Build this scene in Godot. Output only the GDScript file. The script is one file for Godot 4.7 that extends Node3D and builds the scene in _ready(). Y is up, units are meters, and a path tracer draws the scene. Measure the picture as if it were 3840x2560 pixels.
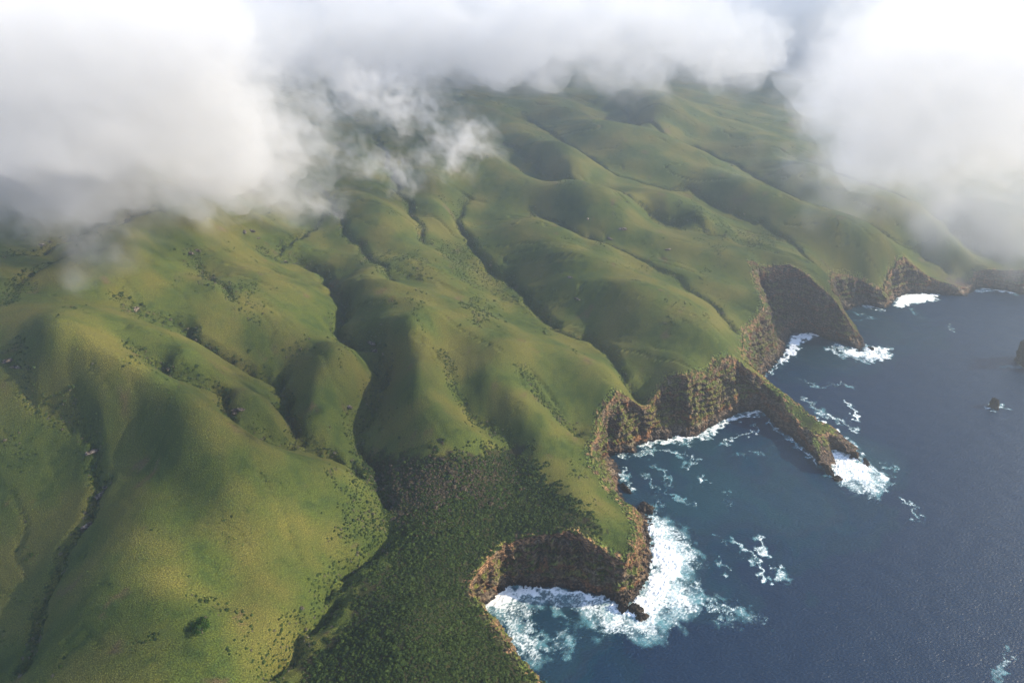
extends Node3D
# An aerial view over a green volcanic coast: grass ridges and scrubby gullies, sea cliffs, surf, low cloud.
# Metres, y up; sea level is y = 0.

# Control points of the land surface, metres: x, height, z (ridge crests, gully floors, cliff rims, spot heights)
const LAND_POINTS = [-385,180,-497,-370,165,-483,-360,150,-472,-346,138,-470,-325,122,-460,-316,113,-447,-309,107,-437,-304,98,-408,-303,94,-395,-305,87,-381,-306,80,-365,-308,70,-343,-306,66,-322,-291,75,-289,-355,191,-490,-327,184,-489,-303,177,-485,-280,169,-482,-257,159,-476,-238,150,-473,-219,141,-461,-202,128,-454,-182,108,-465,-158,93,-471,-136,79,-472,-270,147,-468,-253,138,-447,-236,130,-425,-202,112,-408,-171,90,-416,-139,71,-433,-252,115,-390,-234,104,-349,-207,94,-319,-185,79,-294,-157,71,-378,-154,68,-343,-165,68,-308,-292,135,-468,-264,122,-441,-238,112,-413,-224,104,-394,-204,90,-367,-190,78,-344,-315,161,-531,-291,149,-524,-281,143,-518,-261,134,-517,-244,126,-521,-235,122,-505,-224,117,-489,-213,107,-493,-200,94,-500,-188,85,-508,-177,79,-511,-158,71,-507,-140,65,-503,-123,61,-490,-309,170,-546,-272,158,-529,-219,131,-519,-204,119,-510,-360,173,-609,-340,163,-603,-315,151,-604,-299,144,-605,-283,138,-591,-258,126,-583,-239,116,-581,-224,108,-580,-212,101,-581,-211,100,-566,-204,94,-550,-195,88,-535,-301,164,-671,-262,149,-651,-225,135,-631,-180,123,-611,-149,119,-600,-154,112,-580,-170,109,-562,-173,105,-540,-287,149,-788,-271,138,-796,-252,130,-808,-234,125,-804,-219,121,-791,-208,116,-764,-187,110,-730,-182,107,-703,-184,105,-677,-167,102,-659,-146,101,-652,-133,94,-640,-127,83,-629,-129,76,-607,-135,73,-590,-140,69,-569,-141,65,-547,-134,62,-526,-119,58,-509,-112,54,-490,-103,49,-466,-96,52,-439,-102,52,-420,-112,53,-404,-125,53,-390,-127,52,-368,-130,53,-356,-138,54,-342,-144,54,-328,-148,53,-304,-156,136,-774,-143,134,-737,-131,132,-700,-119,129,-670,-107,126,-640,-92,112,-596,-86,104,-571,-68,94,-548,-48,85,-534,-25,71,-532,-182,129,-752,-168,127,-728,-155,125,-704,-134,121,-659,-71,99,-628,-57,86,-599,-46,76,-583,-35,67,-568,-19,60,-561,-2,53,-547,-70,138,-1034,-73,132,-1004,-76,126,-973,-65,116,-929,-49,108,-894,-34,102,-873,-20,96,-851,0,92,-840,18,84,-799,33,77,-765,49,75,-741,71,71,-732,93,65,-725,103,65,-704,113,63,-670,122,54,-649,133,36,-637,-60,116,-722,-40,112,-704,-21,108,-686,-5,106,-666,10,104,-645,42,94,-655,73,88,-651,93,81,-633,110,66,-620,12,86,-616,21,76,-603,33,66,-592,47,57,-582,63,46,-570,-27,96,-599,-2,87,-581,14,78,-567,23,65,-543,30,57,-509,48,54,-478,68,50,-456,88,42,-440,-10,52,-522,24,47,-486,44,47,-459,-54,175,-1201,-40,172,-1172,-27,169,-1144,-13,166,-1115,0,163,-1087,21,159,-1062,41,155,-1038,62,151,-1013,82,146,-987,103,141,-961,146,133,-946,189,123,-933,229,115,-914,270,106,-901,313,98,-895,351,90,-879,119,120,-880,131,114,-841,153,109,-809,187,102,-796,215,92,-775,27,129,-1003,48,124,-983,68,120,-963,101,113,-930,139,106,-901,175,98,-874,209,89,-846,227,83,-824,244,77,-802,258,66,-753,0,129,-930,20,127,-902,41,125,-873,56,124,-852,71,123,-830,89,118,-812,107,113,-793,133,109,-759,158,104,-744,186,98,-736,207,91,-715,217,79,-692,44,132,-955,71,129,-912,95,121,-869,-482,199,-646,-473,193,-671,-459,191,-714,-432,201,-714,-405,210,-713,-382,217,-757,-448,198,-591,-441,195,-617,-426,195,-656,-389,201,-658,-361,198,-678,-428,191,-556,-434,188,-588,-445,185,-665,-338,172,-721,-316,158,-696,-338,173,-682,-311,163,-652,-290,153,-624,-310,171,-751,-268,150,-726,-241,140,-725,-213,132,-721,-196,125,-704,-240,152,-914,-251,149,-888,-261,146,-863,-271,145,-820,-40,192,-1508,-33,191,-1476,-26,189,-1445,-20,187,-1414,-13,186,-1382,-7,184,-1351,0,182,-1319,11,180,-1286,22,177,-1252,34,175,-1219,45,172,-1185,57,168,-1158,70,165,-1132,82,161,-1105,97,156,-1079,111,151,-1052,144,145,-1042,176,139,-1032,221,131,-1032,247,127,-1033,272,119,-1001,301,109,-965,335,101,-943,350,96,-914,361,90,-885,-12,163,-1253,5,159,-1223,21,154,-1194,38,149,-1164,55,145,-1139,71,140,-1114,88,135,-1089,116,129,-1065,204,110,-1020,234,105,-1008,290,92,-976,317,85,-956,57,192,-1549,68,191,-1515,79,190,-1482,90,189,-1449,101,188,-1416,112,187,-1383,119,186,-1355,126,184,-1327,132,183,-1299,161,177,-1273,190,172,-1247,235,163,-1225,273,155,-1212,306,150,-1212,319,144,-1190,333,139,-1168,342,133,-1137,352,127,-1106,371,122,-1089,390,117,-1071,420,111,-1049,446,103,-1013,467,94,-991,498,84,-991,542,65,-996,571,51,-1002,600,37,-1008,20,176,-1451,32,173,-1420,44,170,-1388,55,167,-1356,67,165,-1324,79,162,-1292,99,157,-1264,120,153,-1235,136,148,-1208,153,143,-1181,169,138,-1154,196,133,-1148,223,128,-1141,252,123,-1143,280,119,-1145,303,113,-1121,325,106,-1097,346,100,-1073,367,94,-1050,383,89,-1017,399,84,-985,414,76,-937,424,65,-902,166,199,-1798,174,199,-1766,183,199,-1734,191,199,-1703,199,199,-1671,207,197,-1636,216,195,-1601,224,193,-1566,232,191,-1531,240,188,-1496,244,185,-1464,248,182,-1433,251,179,-1402,255,176,-1370,266,171,-1342,277,166,-1315,287,162,-1287,332,146,-1263,294,194,-1770,302,192,-1734,309,191,-1698,317,190,-1661,324,188,-1625,338,186,-1596,352,183,-1566,366,180,-1537,380,175,-1498,393,170,-1460,414,166,-1443,435,162,-1426,456,158,-1392,478,153,-1358,495,147,-1331,512,140,-1304,215,177,-1535,221,173,-1502,228,169,-1468,234,166,-1435,240,162,-1402,308,143,-1326,334,140,-1336,359,133,-1309,385,127,-1282,398,121,-1247,412,115,-1213,432,109,-1183,453,102,-1154,436,134,-1253,447,130,-1224,459,127,-1194,493,123,-1168,515,118,-1153,536,114,-1138,580,100,-1112,605,92,-1107,629,83,-1101,666,67,-1086,694,45,-1051,403,145,-1331,424,143,-1308,444,141,-1284,471,138,-1261,497,134,-1237,521,130,-1219,544,125,-1201,577,119,-1184,610,113,-1166,636,104,-1151,661,94,-1135,690,84,-1121,720,75,-1106,756,64,-1074,786,56,-1063,428,112,-1169,483,99,-1119,506,93,-1106,529,86,-1093,555,75,-1084,581,64,-1075,610,52,-1074,640,40,-1072,666,23,-1035,498,122,-1255,677,65,-1133,700,55,-1112,723,44,-1090,736,38,-1068,748,33,-1046,23,189,-1677,14,190,-1713,6,191,-1748,-2,193,-1784,-11,194,-1820,-19,195,-1855,-28,196,-1891,-42,198,-1923,-56,199,-1954,-70,200,-1986,-84,201,-2018,-98,203,-2050,-112,204,-2081,-91,199,-1671,-80,197,-1634,-70,196,-1597,-59,194,-1560,-40,190,-1520,-230,207,-1460,-221,204,-1427,-211,202,-1394,-201,200,-1361,-191,197,-1328,-182,195,-1294,-172,193,-1261,-162,190,-1228,-153,185,-1192,-144,181,-1157,-135,176,-1121,-126,171,-1086,-117,166,-1050,-111,158,-1020,-104,151,-989,-98,143,-958,-227,190,-1231,-217,185,-1196,-206,180,-1161,-196,174,-1126,-186,169,-1092,-175,164,-1057,-163,157,-1025,-151,150,-993,-139,143,-960,-129,137,-931,-118,131,-902,-108,125,-873,-237,191,-1130,-228,186,-1094,-219,181,-1058,-209,176,-1022,-200,171,-986,-186,164,-957,-173,158,-928,-159,151,-899,-145,145,-874,-131,139,-848,-104,130,-815,-81,123,-812,-270,173,-980,-254,165,-954,-237,157,-929,-221,149,-903,-206,144,-877,-191,138,-851,-175,132,-825,-156,127,-796,-136,123,-767,-83,118,-778,-66,62,-348,-60,56,-440,-77,59,-472,-75,62,-314,-35,52,-315,-10,51,-487,5,46,-450,40,35,-274,21,38,-310,0,40,-333,-16,40,-366,-27,40,-378,-30,42,-391,-25,43,-402,-15,45,-416,-5,41,-432,17,48,-434,43,51,-435,55,51,-428,67,42,-423,80,36,-418,95,42,-423,101,40,-445,102,38,-462,100,35,-483,90,36,-492,84,40,-503,72,45,-526,72,47,-549,80,50,-565,84,52,-591,125,50,-619,145,46,-636,161,60,-654,178,68,-644,200,61,-659,214,60,-670,226,66,-683,248,54,-689,267,42,-685,282,30,-686,289,29,-670,291,21,-650,301,14,-624,306,19,-614,309,15,-597,309,7,-569,319,18,-616,335,10,-613,347,7,-591,345,10,-604,335,12,-630,319,20,-634,307,24,-659,279,33,-698,260,50,-696,262,58,-731,277,60,-771,303,66,-800,310,72,-818,312,80,-853,333,83,-889,383,80,-867,395,69,-858,417,50,-846,441,20,-843,456,5,-836,446,25,-855,413,64,-859,431,58,-922,453,51,-954,477,43,-965,497,38,-966,518,30,-953,541,16,-962,551,29,-987,634,19,-1002,658,16,-993,692,12,-1010,698,25,-1026,709,34,-1021,755,39,-1004,855,39,-1030,-161,200,-1607,-94,180,-1277,607,190,-2002,651,182,-1922,527,142,-1381,690,114,-1242,861,88,-1202,-565,255,-811,-352,215,-1283,-380,185,-565,-609,270,-1398,-688,290,-1028,-223,215,-2289,302,200,-2435,1184,130,-1747,778,150,-1638,1903,150,-2922]
# Gully floors: depth and half width of the groove, then x, z along the bed
const GULLY_LINES = [
	[12,9,-385,-497,-370,-483,-360,-472,-346,-470,-336,-469,-325,-460,-316,-447,-309,-437,-302,-430,-304,-408,-303,-395,-305,-381,-306,-365,-308,-343,-306,-322,-291,-289],
	[13,9,-315,-531,-291,-524,-281,-518,-261,-517,-244,-521,-235,-505,-224,-489,-213,-493,-200,-500,-188,-508,-177,-511,-158,-507,-140,-503,-123,-490],
	[17,10,-360,-609,-340,-603,-315,-604,-299,-605,-283,-591,-258,-583,-239,-581,-224,-580,-212,-581,-211,-566,-204,-550,-195,-535,-188,-517],
	[16,12,-287,-788,-271,-796,-252,-808,-234,-804,-219,-791,-208,-764,-187,-730,-182,-703,-184,-677,-167,-659,-146,-652,-133,-640,-127,-629,-129,-607,-135,-590,-140,-569,-141,-547,-134,-526,-119,-509,-112,-490,-103,-466],
	[18,13,-101,-457,-96,-439,-102,-420,-112,-404,-125,-390,-128,-380,-127,-368,-130,-356,-138,-342,-144,-328,-145,-317,-148,-304],
	[4,8,-71,-628,-57,-599,-46,-583,-35,-568,-19,-561,-2,-547],
	[11,10,-70,-1034,-76,-973,-65,-929,-49,-894,-20,-851,0,-840,18,-799,33,-765,49,-741,71,-732,93,-725,103,-704,113,-670,122,-649,133,-637],
	[5,9,12,-616,21,-603,33,-592,47,-582,63,-570],
	[6,9,27,-1003,68,-963,101,-930,139,-901,175,-874,209,-846,244,-802,258,-753],
	[12,10,-482,-646,-473,-671,-459,-714,-405,-713,-382,-757],
	[6,9,-428,-556,-440,-620,-445,-665],
	[6,8,-338,-721,-316,-696,-299,-676,-272,-648],
	[8,8,-240,-914,-261,-863,-271,-820,-276,-792],
	[6,9,-12,-1253,38,-1164,88,-1089,143,-1041,204,-1020,263,-997,317,-956],
	[6,9,20,-1451,79,-1292,120,-1235,169,-1154,223,-1141,280,-1145,325,-1097,367,-1050,399,-985,414,-937,424,-902],
	[6,9,215,-1535,240,-1402,283,-1317,334,-1336,385,-1282,412,-1213,453,-1154],
	[6,9,428,-1169,483,-1119,529,-1093,581,-1075,640,-1072,666,-1035],
	[6,9,498,-1255,546,-1197,615,-1164,677,-1133,723,-1090,748,-1046],
	[6,9,23,-1677,-28,-1891,-112,-2081],
	[6,9,-227,-1231,-175,-1057,-139,-960,-108,-873],
	[6,9,-270,-980,-221,-903,-175,-825,-136,-767]]
# Coast stations: rim x, rim height, rim z, waterline x, z
const COAST = [40,35,-274,54,-281,21,38,-310,35,-320,0,40,-333,15,-343,-16,40,-366,0,-375,-27,40,-378,-23,-409,-31,41,-386,-20,-413,-30,42,-391,-14,-418,-25,43,-402,-9,-425,-15,45,-416,-4,-428,-5,41,-432,1,-429,17,48,-434,16,-428,43,51,-435,40,-427,55,51,-428,57,-422,67,42,-423,70,-418,80,36,-418,80,-416,86,38,-412,82,-409,90,39,-415,92,-407,95,42,-423,102,-423,101,40,-445,113,-439,102,38,-462,120,-459,99,36,-472,123,-488,100,35,-483,125,-518,95,35,-489,112,-527,90,36,-492,106,-538,84,40,-503,101,-555,81,42,-513,106,-569,72,45,-526,109,-582,72,47,-549,104,-599,80,50,-565,101,-612,84,52,-591,117,-608,104,53,-613,127,-605,125,50,-619,131,-621,133,36,-619,142,-624,145,46,-636,159,-628,161,60,-654,175,-630,178,68,-644,194,-633,200,61,-659,212,-648,214,60,-670,224,-659,226,66,-683,239,-669,248,54,-689,256,-681,267,42,-685,255,-680,282,30,-686,274,-684,289,29,-670,280,-667,291,21,-650,285,-648,301,14,-624,297,-622,306,19,-614,300,-610,309,15,-597,304,-596,309,7,-569,314,-563,313,4,-578,314,-578,312,16,-603,320,-607,319,18,-616,334,-611,335,10,-613,345,-600,347,7,-591,354,-586,345,10,-604,349,-606,335,12,-630,339,-633,319,20,-634,326,-640,307,24,-659,316,-665,293,28,-675,303,-682,284,28,-693,295,-700,279,33,-698,283,-712,270,42,-698,268,-717,260,50,-696,306,-761,253,60,-703,310,-765,262,58,-731,315,-772,277,60,-771,322,-779,303,66,-800,332,-790,310,72,-818,344,-807,312,80,-853,359,-837,311,85,-889,371,-860,333,83,-889,384,-870,356,80,-889,405,-872,383,80,-867,418,-854,395,69,-858,435,-845,417,50,-846,442,-833,441,20,-843,447,-820,456,5,-836,464,-832,446,25,-855,451,-865,424,50,-852,427,-875,413,64,-859,441,-862,420,62,-892,475,-947,431,58,-922,479,-944,453,51,-954,486,-944,477,43,-965,509,-959,497,38,-966,523,-956,518,30,-953,537,-944,541,16,-962,552,-959,531,36,-958,546,-952,551,29,-987,569,-983,579,24,-1007,591,-999,634,19,-1002,636,-997,658,16,-993,677,-988,692,12,-1010,701,-1008,698,25,-1026,717,-1018,709,34,-1021,740,-1015,755,39,-1004,763,-996,855,39,-1030,861,-1018]
const FOREST = [-140,-536,-117,-521,-80,-505,-43,-503,-18,-524,-4,-549,7,-534,24,-505,41,-479,57,-451,72,-439,54,-432,17,-434,-7,-432,-22,-407,-29,-389,-26,-368,-14,-351,-3,-331,22,-286,-142,-275,-130,-305,-121,-329,-110,-345,-107,-386,-96,-403,-85,-431,-98,-461,-113,-488,-132,-507]
const BROWN_SCRUB = [-120,-514,-80,-500,-43,-501,-14,-517,-2,-495,-20,-475,-48,-463,-68,-454,-88,-444,-100,-464,-111,-489]
const SCRUB_PATCHES = [
	[0.5,-98,-884,-49,-910,-9,-855,23,-794,2,-784,-29,-809,-69,-788],
	[0.5,-55,-729,-23,-776,-17,-690,-42,-662],
	[0.35,-182,-835,-113,-825,-83,-778,-122,-770,-169,-787],
	[0.5,-282,-687,-254,-680,-246,-637,-268,-641],
	[0.35,-222,-615,-189,-613,-187,-587,-214,-596],
	[0.6,-336,-722,-289,-659,-292,-643,-335,-705],
	[0.35,243,-1032,393,-1008,337,-908,258,-978],
	[0.8,-144,-467,-111,-504,-100,-455,-110,-414,-130,-419,-138,-447],
	[0.25,117,-909,181,-879,156,-795,117,-819],
	[0.3,-29,-1010,31,-918,60,-830,13,-860],
	[0.3,-212,-395,-189,-395,-183,-368,-206,-363],
	[0.25,45,-480,79,-461,93,-431,82,-417,66,-431]]
const LONE_TREE = [-190,83,-312]
const OUTCROPS = [-337,172,-719,-333,172,-727,-308,167,-802,-305,165,-816,-296,158,-807,-267,137,-802,-258,133,-806,-388,173,-492,-382,170,-488,-226,119,-501,-224,119,-503,-304,94,-399,-297,96,-395,-303,105,-431,-304,104,-427,-137,105,-650,-143,106,-655,103,135,-956,149,126,-937,205,110,-902,130,115,-924,69,108,-803,-150,84,-564,-344,166,-606,-129,101,-642,-320,117,-453,76,92,-775,-474,192,-694,-471,191,-705,-261,197,-1263,-249,198,-1280]
const SURF_NEAR_BAY = [-23,-407,-9,-425,12,-428,40,-426,57,-421,80,-415,76,-410,53,-416,19,-420,1,-414,-12,-403]
const SURF_NEAR_BAY_LACE = [-23,-407,-9,-421,40,-421,80,-412,68,-391,49,-403,18,-408,14,-387,27,-364,14,-349,-9,-387]
const SURF_HEADLAND = [123,-507,132,-493,138,-474,145,-454,137,-439,126,-421,123,-403,108,-393,88,-395,72,-401,77,-412,90,-409,102,-422,117,-449]
const SURF_HEADLAND_LACE = [124,-513,142,-502,153,-480,157,-449,142,-432,146,-403,128,-393,108,-379,89,-378,64,-385,55,-399,70,-414,93,-408,106,-425,118,-454]
const SURF_PRONGS = [319,-612,336,-608,352,-589,356,-573,344,-556,329,-560,313,-558,315,-583]
const SURF_PRONGS_LACE = [319,-612,336,-608,353,-587,363,-569,360,-553,339,-534,322,-543,313,-558,315,-583]
const SURF_COVE = [297,-753,320,-776,348,-811,360,-839,373,-861,394,-871,415,-867,399,-856,379,-846,359,-813,329,-784,302,-755]
const SURF_POINT = [417,-839,447,-820,464,-833,484,-827,475,-802,443,-798,421,-810]
const SURF_FAR = [563,-977,584,-996,635,-996,622,-977,575,-959,552,-950]
# Foam streaks: half width, strength, then x, z along the streak
const FOAM_STREAKS = [
	[4,0.8,130,-618,159,-626,199,-633,238,-666,281,-682],
	[5,0.52,142,-414,158,-409,177,-403,188,-394],
	[4,0.42,163,-410,171,-395,159,-387],
	[2.2,0.7,193,-475,201,-465,206,-453,205,-430],
	[3,0.7,215,-480,214,-463],
	[4,0.7,221,-442,219,-432],
	[2.2,0.75,378,-703,382,-685,376,-666],
	[2,0.6,365,-534,369,-522,366,-506],
	[2.5,0.55,136,-612,162,-608,185,-594,169,-580],
	[2,0.5,141,-590,153,-563,146,-543,170,-525],
	[2,0.6,218,-620,241,-635,261,-643,264,-659],
	[2.5,0.6,278,-661,284,-643,295,-620,305,-585],
	[1.6,0.4,226,-597,241,-605,259,-605],
	[3,0.8,183,-563,186,-560],
	[1.6,0.4,195,-528,201,-522,205,-543],
	[2,0.5,345,-751,359,-731,388,-741,400,-731],
	[4,0.6,335,-708,343,-676,357,-664,365,-647],
	[4,0.8,333,-661,346,-633,353,-592,362,-563],
	[1.6,0.5,344,-569,376,-590,380,-569],
	[1.8,0.5,176,-485,187,-480,196,-472],
	[3,0.6,146,-430,152,-412,159,-399],
	[2,0.5,176,-454,177,-444],
	[4,0.5,-12,-387,1,-391,17,-375,43,-371],
	[3,0.5,1,-364,21,-371,41,-383],
	[5,0.6,-5,-395,8,-383,4,-367],
	[2.5,0.45,32,-403,51,-387,39,-364],
	[5,0.7,697,-1008,727,-1015,750,-1002],
	[1.8,0.4,569,-959,573,-916],
	[1.8,0.5,599,-896,594,-876],
	[3,0.6,493,-959,515,-952,530,-941],
	[2,0.5,488,-930,506,-916,473,-909],
	[3,0.8,532,-687,549,-690],
	[3,0.5,607,-780,634,-780],
	[3,0.6,108,-601,126,-603,144,-605],
	[2.5,0.6,110,-578,110,-556,113,-545],
	[3,0.8,100,-611,109,-608],
	[3,0.7,406,-827,415,-810,441,-793,460,-798],
	[2,0.45,365,-364,349,-353,340,-342],
	[2.5,0.45,128,-513,139,-531,135,-556,129,-569],
	[2,0.5,217,-651,193,-627,172,-616]]

# ---------------------------------------------------------------- land grid
const CELL := 2.5
const COARSE := 12.5
const CX0 := -900.0
const CZ0 := -2400.0
const CNX := 177
const CNZ := 177
const NX := 885
const NZ := 885
const X0 := -905.0
const Z0 := -2405.0
var height := PackedFloat32Array()      # land height on the fine grid
var inside := PackedByteArray()         # 1 where the grid point lies inland of the cliff rim
var gully := PackedFloat32Array()       # 0..1 closeness to a gully bed
var rng := RandomNumberGenerator.new()
var noises := {}

func noise_of(key: String, freq: float, octaves: int, kind := FastNoiseLite.TYPE_SIMPLEX_SMOOTH, fractal := FastNoiseLite.FRACTAL_FBM) -> FastNoiseLite:
	if not noises.has(key):
		var n := FastNoiseLite.new()
		n.seed = hash(key) % 100000
		n.noise_type = kind
		n.frequency = freq
		n.fractal_type = fractal if octaves > 1 else FastNoiseLite.FRACTAL_NONE
		n.fractal_octaves = octaves
		noises[key] = n
	return noises[key]

func tag(o: Node, label: String, category: String, group := "") -> Node:
	o.set_meta("label", label)
	o.set_meta("category", category)
	if group:
		o.set_meta("group", group)
	return o

func put(called: String, mesh: Mesh, mat: Material, parent: Node = self) -> MeshInstance3D:
	var o := MeshInstance3D.new()
	o.name = called
	o.mesh = mesh
	if mat:
		for s in mesh.get_surface_count():
			mesh.surface_set_material(s, mat)
	parent.add_child(o, true)
	return o

func array_mesh(v: PackedVector3Array, n: PackedVector3Array, c: PackedColorArray, ix: PackedInt32Array) -> ArrayMesh:
	var a := []
	a.resize(Mesh.ARRAY_MAX)
	a[Mesh.ARRAY_VERTEX] = v
	if n.size():
		a[Mesh.ARRAY_NORMAL] = n
	if c.size():
		a[Mesh.ARRAY_COLOR] = c
	a[Mesh.ARRAY_INDEX] = ix
	var m := ArrayMesh.new()
	m.add_surface_from_arrays(Mesh.PRIMITIVE_TRIANGLES, a)
	return m

func points(flat: Array) -> PackedVector2Array:
	var p := PackedVector2Array()
	for i in flat.size() / 2:
		p.append(Vector2(flat[i * 2], flat[i * 2 + 1]))
	return p

func seamless(key: String, size: int, freq: float, octaves: int, kind := FastNoiseLite.TYPE_SIMPLEX_SMOOTH) -> Image:
	return noise_of(key, freq, octaves, kind).get_seamless_image(size, size)

# ---------------------------------------------------------------- land surface
# A thin-plate spline through the control points, as one smooth sheet.
func solve_land() -> PackedFloat32Array:
	var n: int = LAND_POINTS.size() / 3
	var px := PackedFloat64Array()
	var pz := PackedFloat64Array()
	var py := PackedFloat64Array()
	for i in n:
		px.append(LAND_POINTS[i * 3] / 100.0)
		py.append(LAND_POINTS[i * 3 + 1])
		pz.append(LAND_POINTS[i * 3 + 2] / 100.0)
	var m := n + 3
	var rows := []
	for i in m:
		var r := PackedFloat64Array()
		r.resize(m + 1)
		if i < n:
			var xi := px[i]
			var zi := pz[i]
			for j in n:
				var dx := xi - px[j]
				var dz := zi - pz[j]
				var d := dx * dx + dz * dz
				r[j] = 0.5 * d * log(d + 1e-9)
			r[i] += 0.008
			r[n] = 1.0
			r[n + 1] = xi
			r[n + 2] = zi
			r[m] = py[i]
		else:
			for j in n:
				r[j] = 1.0 if i == n else (px[j] if i == n + 1 else pz[j])
		rows.append(r)
	for k in m:
		var best := k
		for i in range(k + 1, m):
			if absf(rows[i][k]) > absf(rows[best][k]):
				best = i
		var top: PackedFloat64Array = rows[best]
		rows[best] = rows[k]
		rows[k] = top
		var inv := 1.0 / top[k]
		for i in range(k + 1, m):
			var r: PackedFloat64Array = rows[i]
			var f := r[k] * inv
			if f == 0.0:
				continue
			for j in range(k + 1, m + 1):
				r[j] -= f * top[j]
			rows[i] = r
	var w := PackedFloat64Array()
	w.resize(m)
	for k in range(m - 1, -1, -1):
		var r: PackedFloat64Array = rows[k]
		var s := r[m]
		for j in range(k + 1, m):
			s -= r[j] * w[j]
		w[k] = s / r[k]
	var coarse := PackedFloat32Array()
	coarse.resize(CNX * CNZ)
	for j in CNZ:
		var z := (CZ0 + j * COARSE) / 100.0
		for i in CNX:
			var x := (CX0 + i * COARSE) / 100.0
			var s := w[n] + w[n + 1] * x + w[n + 2] * z
			for k in n:
				var dx := x - px[k]
				var dz := z - pz[k]
				var d := dx * dx + dz * dz + 1e-9
				s += w[k] * 0.5 * d * log(d)
			coarse[j * CNX + i] = s
	return coarse

func build_height() -> void:
	var coarse := solve_land()
	var im := Image.create_from_data(CNX, CNZ, false, Image.FORMAT_RF, coarse.to_byte_array())
	im.resize(NX, NZ, Image.INTERPOLATE_CUBIC)
	height = im.get_data().to_float32_array()
	# which grid points lie inland of the rim
	inside.resize(NX * NZ)
	var poly := PackedVector2Array()
	for i in COAST.size() / 5:
		poly.append(Vector2(COAST[i * 5], COAST[i * 5 + 2]))
	poly.append_array([Vector2(2500, -1100), Vector2(2500, -4000), Vector2(-3000, -4000), Vector2(-3000, 600), Vector2(30, 600)])
	for j in NZ:
		var z := Z0 + j * CELL
		var cross := []
		for k in poly.size():
			var a := poly[k]
			var b := poly[(k + 1) % poly.size()]
			if (a.y > z) != (b.y > z):
				cross.append(a.x + (b.x - a.x) * (z - a.y) / (b.y - a.y))
		cross.sort()
		for k in cross.size() / 2:
			var i0 := clampi(ceili((cross[k * 2] - X0) / CELL), 0, NX)
			var i1 := clampi(ceili((cross[k * 2 + 1] - X0) / CELL), 0, NX)
			for i in range(i0, i1):
				inside[j * NX + i] = 1
	# gully beds: grooves that wander
	gully.resize(NX * NZ)
	var cut := PackedFloat32Array()
	cut.resize(NX * NZ)
	var wander := noise_of("wander", 0.02, 2)
	for g in GULLY_LINES:
		var deep: float = g[0]
		var half: float = g[1]
		var p := points(g.slice(2))
		var travelled := 0.0
		for s in p.size() - 1:
			var a := p[s]
			var b := p[s + 1]
			var len := a.distance_to(b)
			var side := (b - a).orthogonal().normalized()
			var steps := maxi(1, int(len / 1.6))
			for t in steps:
				var f := float(t) / steps
				travelled += len / steps
				var q := a.lerp(b, f) + side * wander.get_noise_2d(a.x + travelled, s * 31.0) * 7.0
				var ends := clampf(travelled / 60.0, 0.15, 1.0)
				var d0 := deep * ends * (0.85 + 0.3 * wander.get_noise_2d(travelled * 2.0, half * 77.0))
				var ci := int((q.x - X0) / CELL)
				var cj := int((q.y - Z0) / CELL)
				var r := int(half * 1.7 / CELL) + 1
				for jj in range(maxi(0, cj - r), mini(NZ, cj + r + 1)):
					for ii in range(maxi(0, ci - r), mini(NX, ci + r + 1)):
						var dx := X0 + ii * CELL - q.x
						var dz := Z0 + jj * CELL - q.y
						var e := sqrt(dx * dx + dz * dz) / half
						if e < 1.7:
							var k := jj * NX + ii
							var c := d0 * (maxf(0.0, 1.0 - e) * 0.55 + maxf(0.0, 1.0 - e / 0.45) * 0.45)
							cut[k] = maxf(cut[k], c)
							gully[k] = maxf(gully[k], 1.0 - e / 1.7)
	# slope-scale relief: spurs and runnels that follow the fall of the land, and small lumps
	var broad := noise_of("broad", 1.0 / 95.0, 3)
	var spur := noise_of("spur", 1.0, 1)
	var runnel := noise_of("runnel", 1.0, 2)
	var small := noise_of("small", 1.0 / 9.0, 2)
	for j in NZ:
		var z := Z0 + j * CELL
		for i in NX:
			var k := j * NX + i
			if inside[k] or (i > 0 and inside[k - 1]) or (i < NX - 1 and inside[k + 1]):
				var x := X0 + i * CELL
				var b := broad.get_noise_2d(x, z)
				var upland := smoothstep(-620.0, -900.0, z)
				var turn := lerpf(0.80, 0.38, upland)
				var u := x * cos(turn) + z * sin(turn)
				var w := z * cos(turn) - x * sin(turn)
				var along := spur.get_noise_2d(u / 420.0, w / 72.0)
				var line := absf(runnel.get_noise_2d(u / 210.0 + b * 0.3, w / 52.0 + 9.0))
				var trench := maxf(0.0, 1.0 - line / 0.055) * clampf(0.5 + 1.5 * b + along, 0.0, 1.0)
				height[k] += b * lerpf(2.4, 1.2, upland) + along * lerpf(2.4, 6.0, upland) - trench * lerpf(2.0, 3.0, upland) + small.get_noise_2d(x, z) * 0.3 - cut[k]
				gully[k] = maxf(gully[k], trench * 0.62)

func land(x: float, z: float) -> float:
	var fx := clampf((x - X0) / CELL, 0.0, NX - 1.001)
	var fz := clampf((z - Z0) / CELL, 0.0, NZ - 1.001)
	var i := int(fx)
	var j := int(fz)
	var a := fx - i
	var b := fz - j
	var k := j * NX + i
	return lerpf(lerpf(height[k], height[k + 1], a), lerpf(height[k + NX], height[k + NX + 1], a), b)

func cell_of(x: float, z: float) -> int:
	return clampi(int((z - Z0) / CELL + 0.5), 0, NZ - 1) * NX + clampi(int((x - X0) / CELL + 0.5), 0, NX - 1)

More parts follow.
